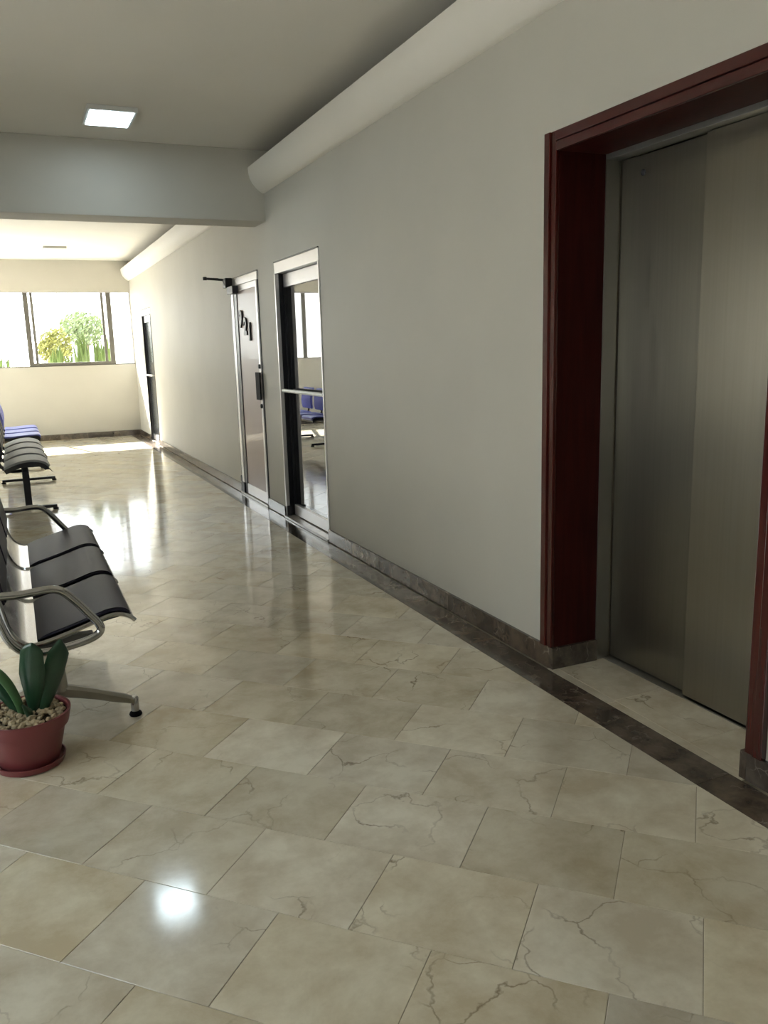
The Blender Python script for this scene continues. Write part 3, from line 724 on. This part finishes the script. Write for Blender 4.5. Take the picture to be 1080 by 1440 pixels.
leaf([(-.005, -.02, .185), (-.02, -.03, .26), (-.045, -.04, .335), (-.085, -.05, .395), (-.15, -.07, .43), (-.21, -.08, .42)], [.012, .015, .018, .020, .018, .003], .010, 'leaf_light', (0, 1, .2))
leaf([(.02, -.04, .185), (.012, -.06, .225), (-.005, -.075, .262)], [.012, .014, .003], .008, 'leaf', (0, 1, 0))
leaf([(-.02, .03, .185), (-.07, .05, .28), (-.14, .07, .37), (-.2, .08, .41)], [.014, .026, .030, .004], .010, 'leaf', (0, 1, 0))
leaf([(.035, .05, .185), (.05, .075, .27), (.06, .09, .345)], [.014, .028, .006], .010, 'leaf', (0, 1, 0))

# ------------------------------------------------------------------ outside the window
gr = obj('ground', B(-60, 60, -60, 90, -.5, -.21), 'concrete'); struct(gr, 'pale open ground outside the windows', 'ground')
pl = obj('planter', B(-2.8, 3.4, Y1+.35, Y1+1.5, -.2095, 1.12, bev=.02), 'planter'); struct(pl, 'pale raised planter wall outside the end window', 'planter')
def sword_plant(x, y, n, hmin, hmax, spread, label, mat='snake_leaf', wd=.028, group=None):
    t = empty('sword_plant', (x, y, 1.12)); tag(t, label, 'plant', group)
    for i in range(n):
        bm = bmesh.new(); a = R.uniform(0, 6.283); r = spread*math.sqrt(R.random()); h = R.uniform(hmin, hmax)
        bx, by = r*math.cos(a), r*math.sin(a); lx, ly = R.uniform(-.12, .12)*h, R.uniform(-.1, .1)*h; th = R.uniform(-.5, .5)
        ux, uy = math.cos(th), math.sin(th); prev = None
        for q in range(6):
            f = q/5; w_ = wd*(1.0-f**2.2)*(.75+.5*min(1, f*3)) + .0008; px, py, pz = bx+lx*f*f, by+ly*f*f, -.01+h*f+.0
            row = [bm.verts.new((px-ux*w_, py-uy*w_, pz)), bm.verts.new((px-uy*.006, py+ux*.006, pz)), bm.verts.new((px+ux*w_, py+uy*w_, pz)), bm.verts.new((px+uy*.006, py-ux*.006, pz))]
            if prev:
                for k in range(4): bm.faces.new((prev[k], prev[(k+1) % 4], row[(k+1) % 4], row[k]))
            else: bm.faces.new(row[::-1])
            prev = row
        bm.faces.new(prev)
        obj('leaf', bm, mat, t)
    return t
sword_plant(1.30, 17.1, 26, .45, .92, .13, 'tall green sword-leaved plant behind the middle window pane, left of its pair')
sword_plant(1.68, 17.25, 26, .40, .86, .13, 'tall green sword-leaved plant behind the middle window pane, nearest its right mullion')
sword_plant(.92, 17.15, 26, .25, .62, .20, 'short green sword-leaved plant in the left half of the middle window pane')
sword_plant(-.08, 17.1, 9, .25, .50, .10, 'small sword-leaved plant behind the left window pane')
def bush(x, y, z, rx, rz, n, ls, mat, name, label, cat, trunk=True):
    t = empty(name, (x, y, z)); tag(t, label, cat); bm = bmesh.new()
    for i in range(n):
        while True:
            p = Vector((R.uniform(-1, 1), R.uniform(-1, 1), R.uniform(-1, 1)))
            if .25 < p.length < 1: break
        c = Vector((p.x*rx, p.y*rx, p.z*rz)); u = Vector((R.gauss(0, 1), R.gauss(0, 1), R.gauss(0, 1))).normalized(); v = u.orthogonal().normalized(); w_ = u.cross(v)
        s = ls*R.uniform(.6, 1.3)
        vs = [bm.verts.new(c+v*s), bm.verts.new(c+w_*s*.35+u*s*.08), bm.verts.new(c-v*s), bm.verts.new(c-w_*s*.35+u*s*.08)]
        bm.faces.new(vs)
    o = obj('foliage', bm, mat, t)
    bm = bmesh.new(); tube(bm, smooth_path([(0, 0, -z-.209), (.1*rx, 0, -rz*1.2), (.0, 0, -rz*.2)], 4), [.10*rx+.01]*9, 8)
    for k in range(5):
        a = k*1.256; tube(bm, [(0, 0, -rz*.5), (rx*.3*math.cos(a), rx*.3*math.sin(a), -rz*.05), (rx*.65*math.cos(a), rx*.65*math.sin(a), rz*.3)], [.05*rx, .035*rx, .01*rx], 6)
    obj('trunk', bm, 'bark', t)
    return t
bush(1.98, 25.0, 2.25, .62, .48, 1900, .07, 'tree_leaf', 'tree', 'pale round-crowned tree standing beyond the sword-leaved plants', 'tree')
bush(.98, 20.0, 1.72, .38, .42, 1400, .06, 'bush_leaf', 'bush', 'yellow-green leafy bush behind the left half of the middle window pane', 'bush')
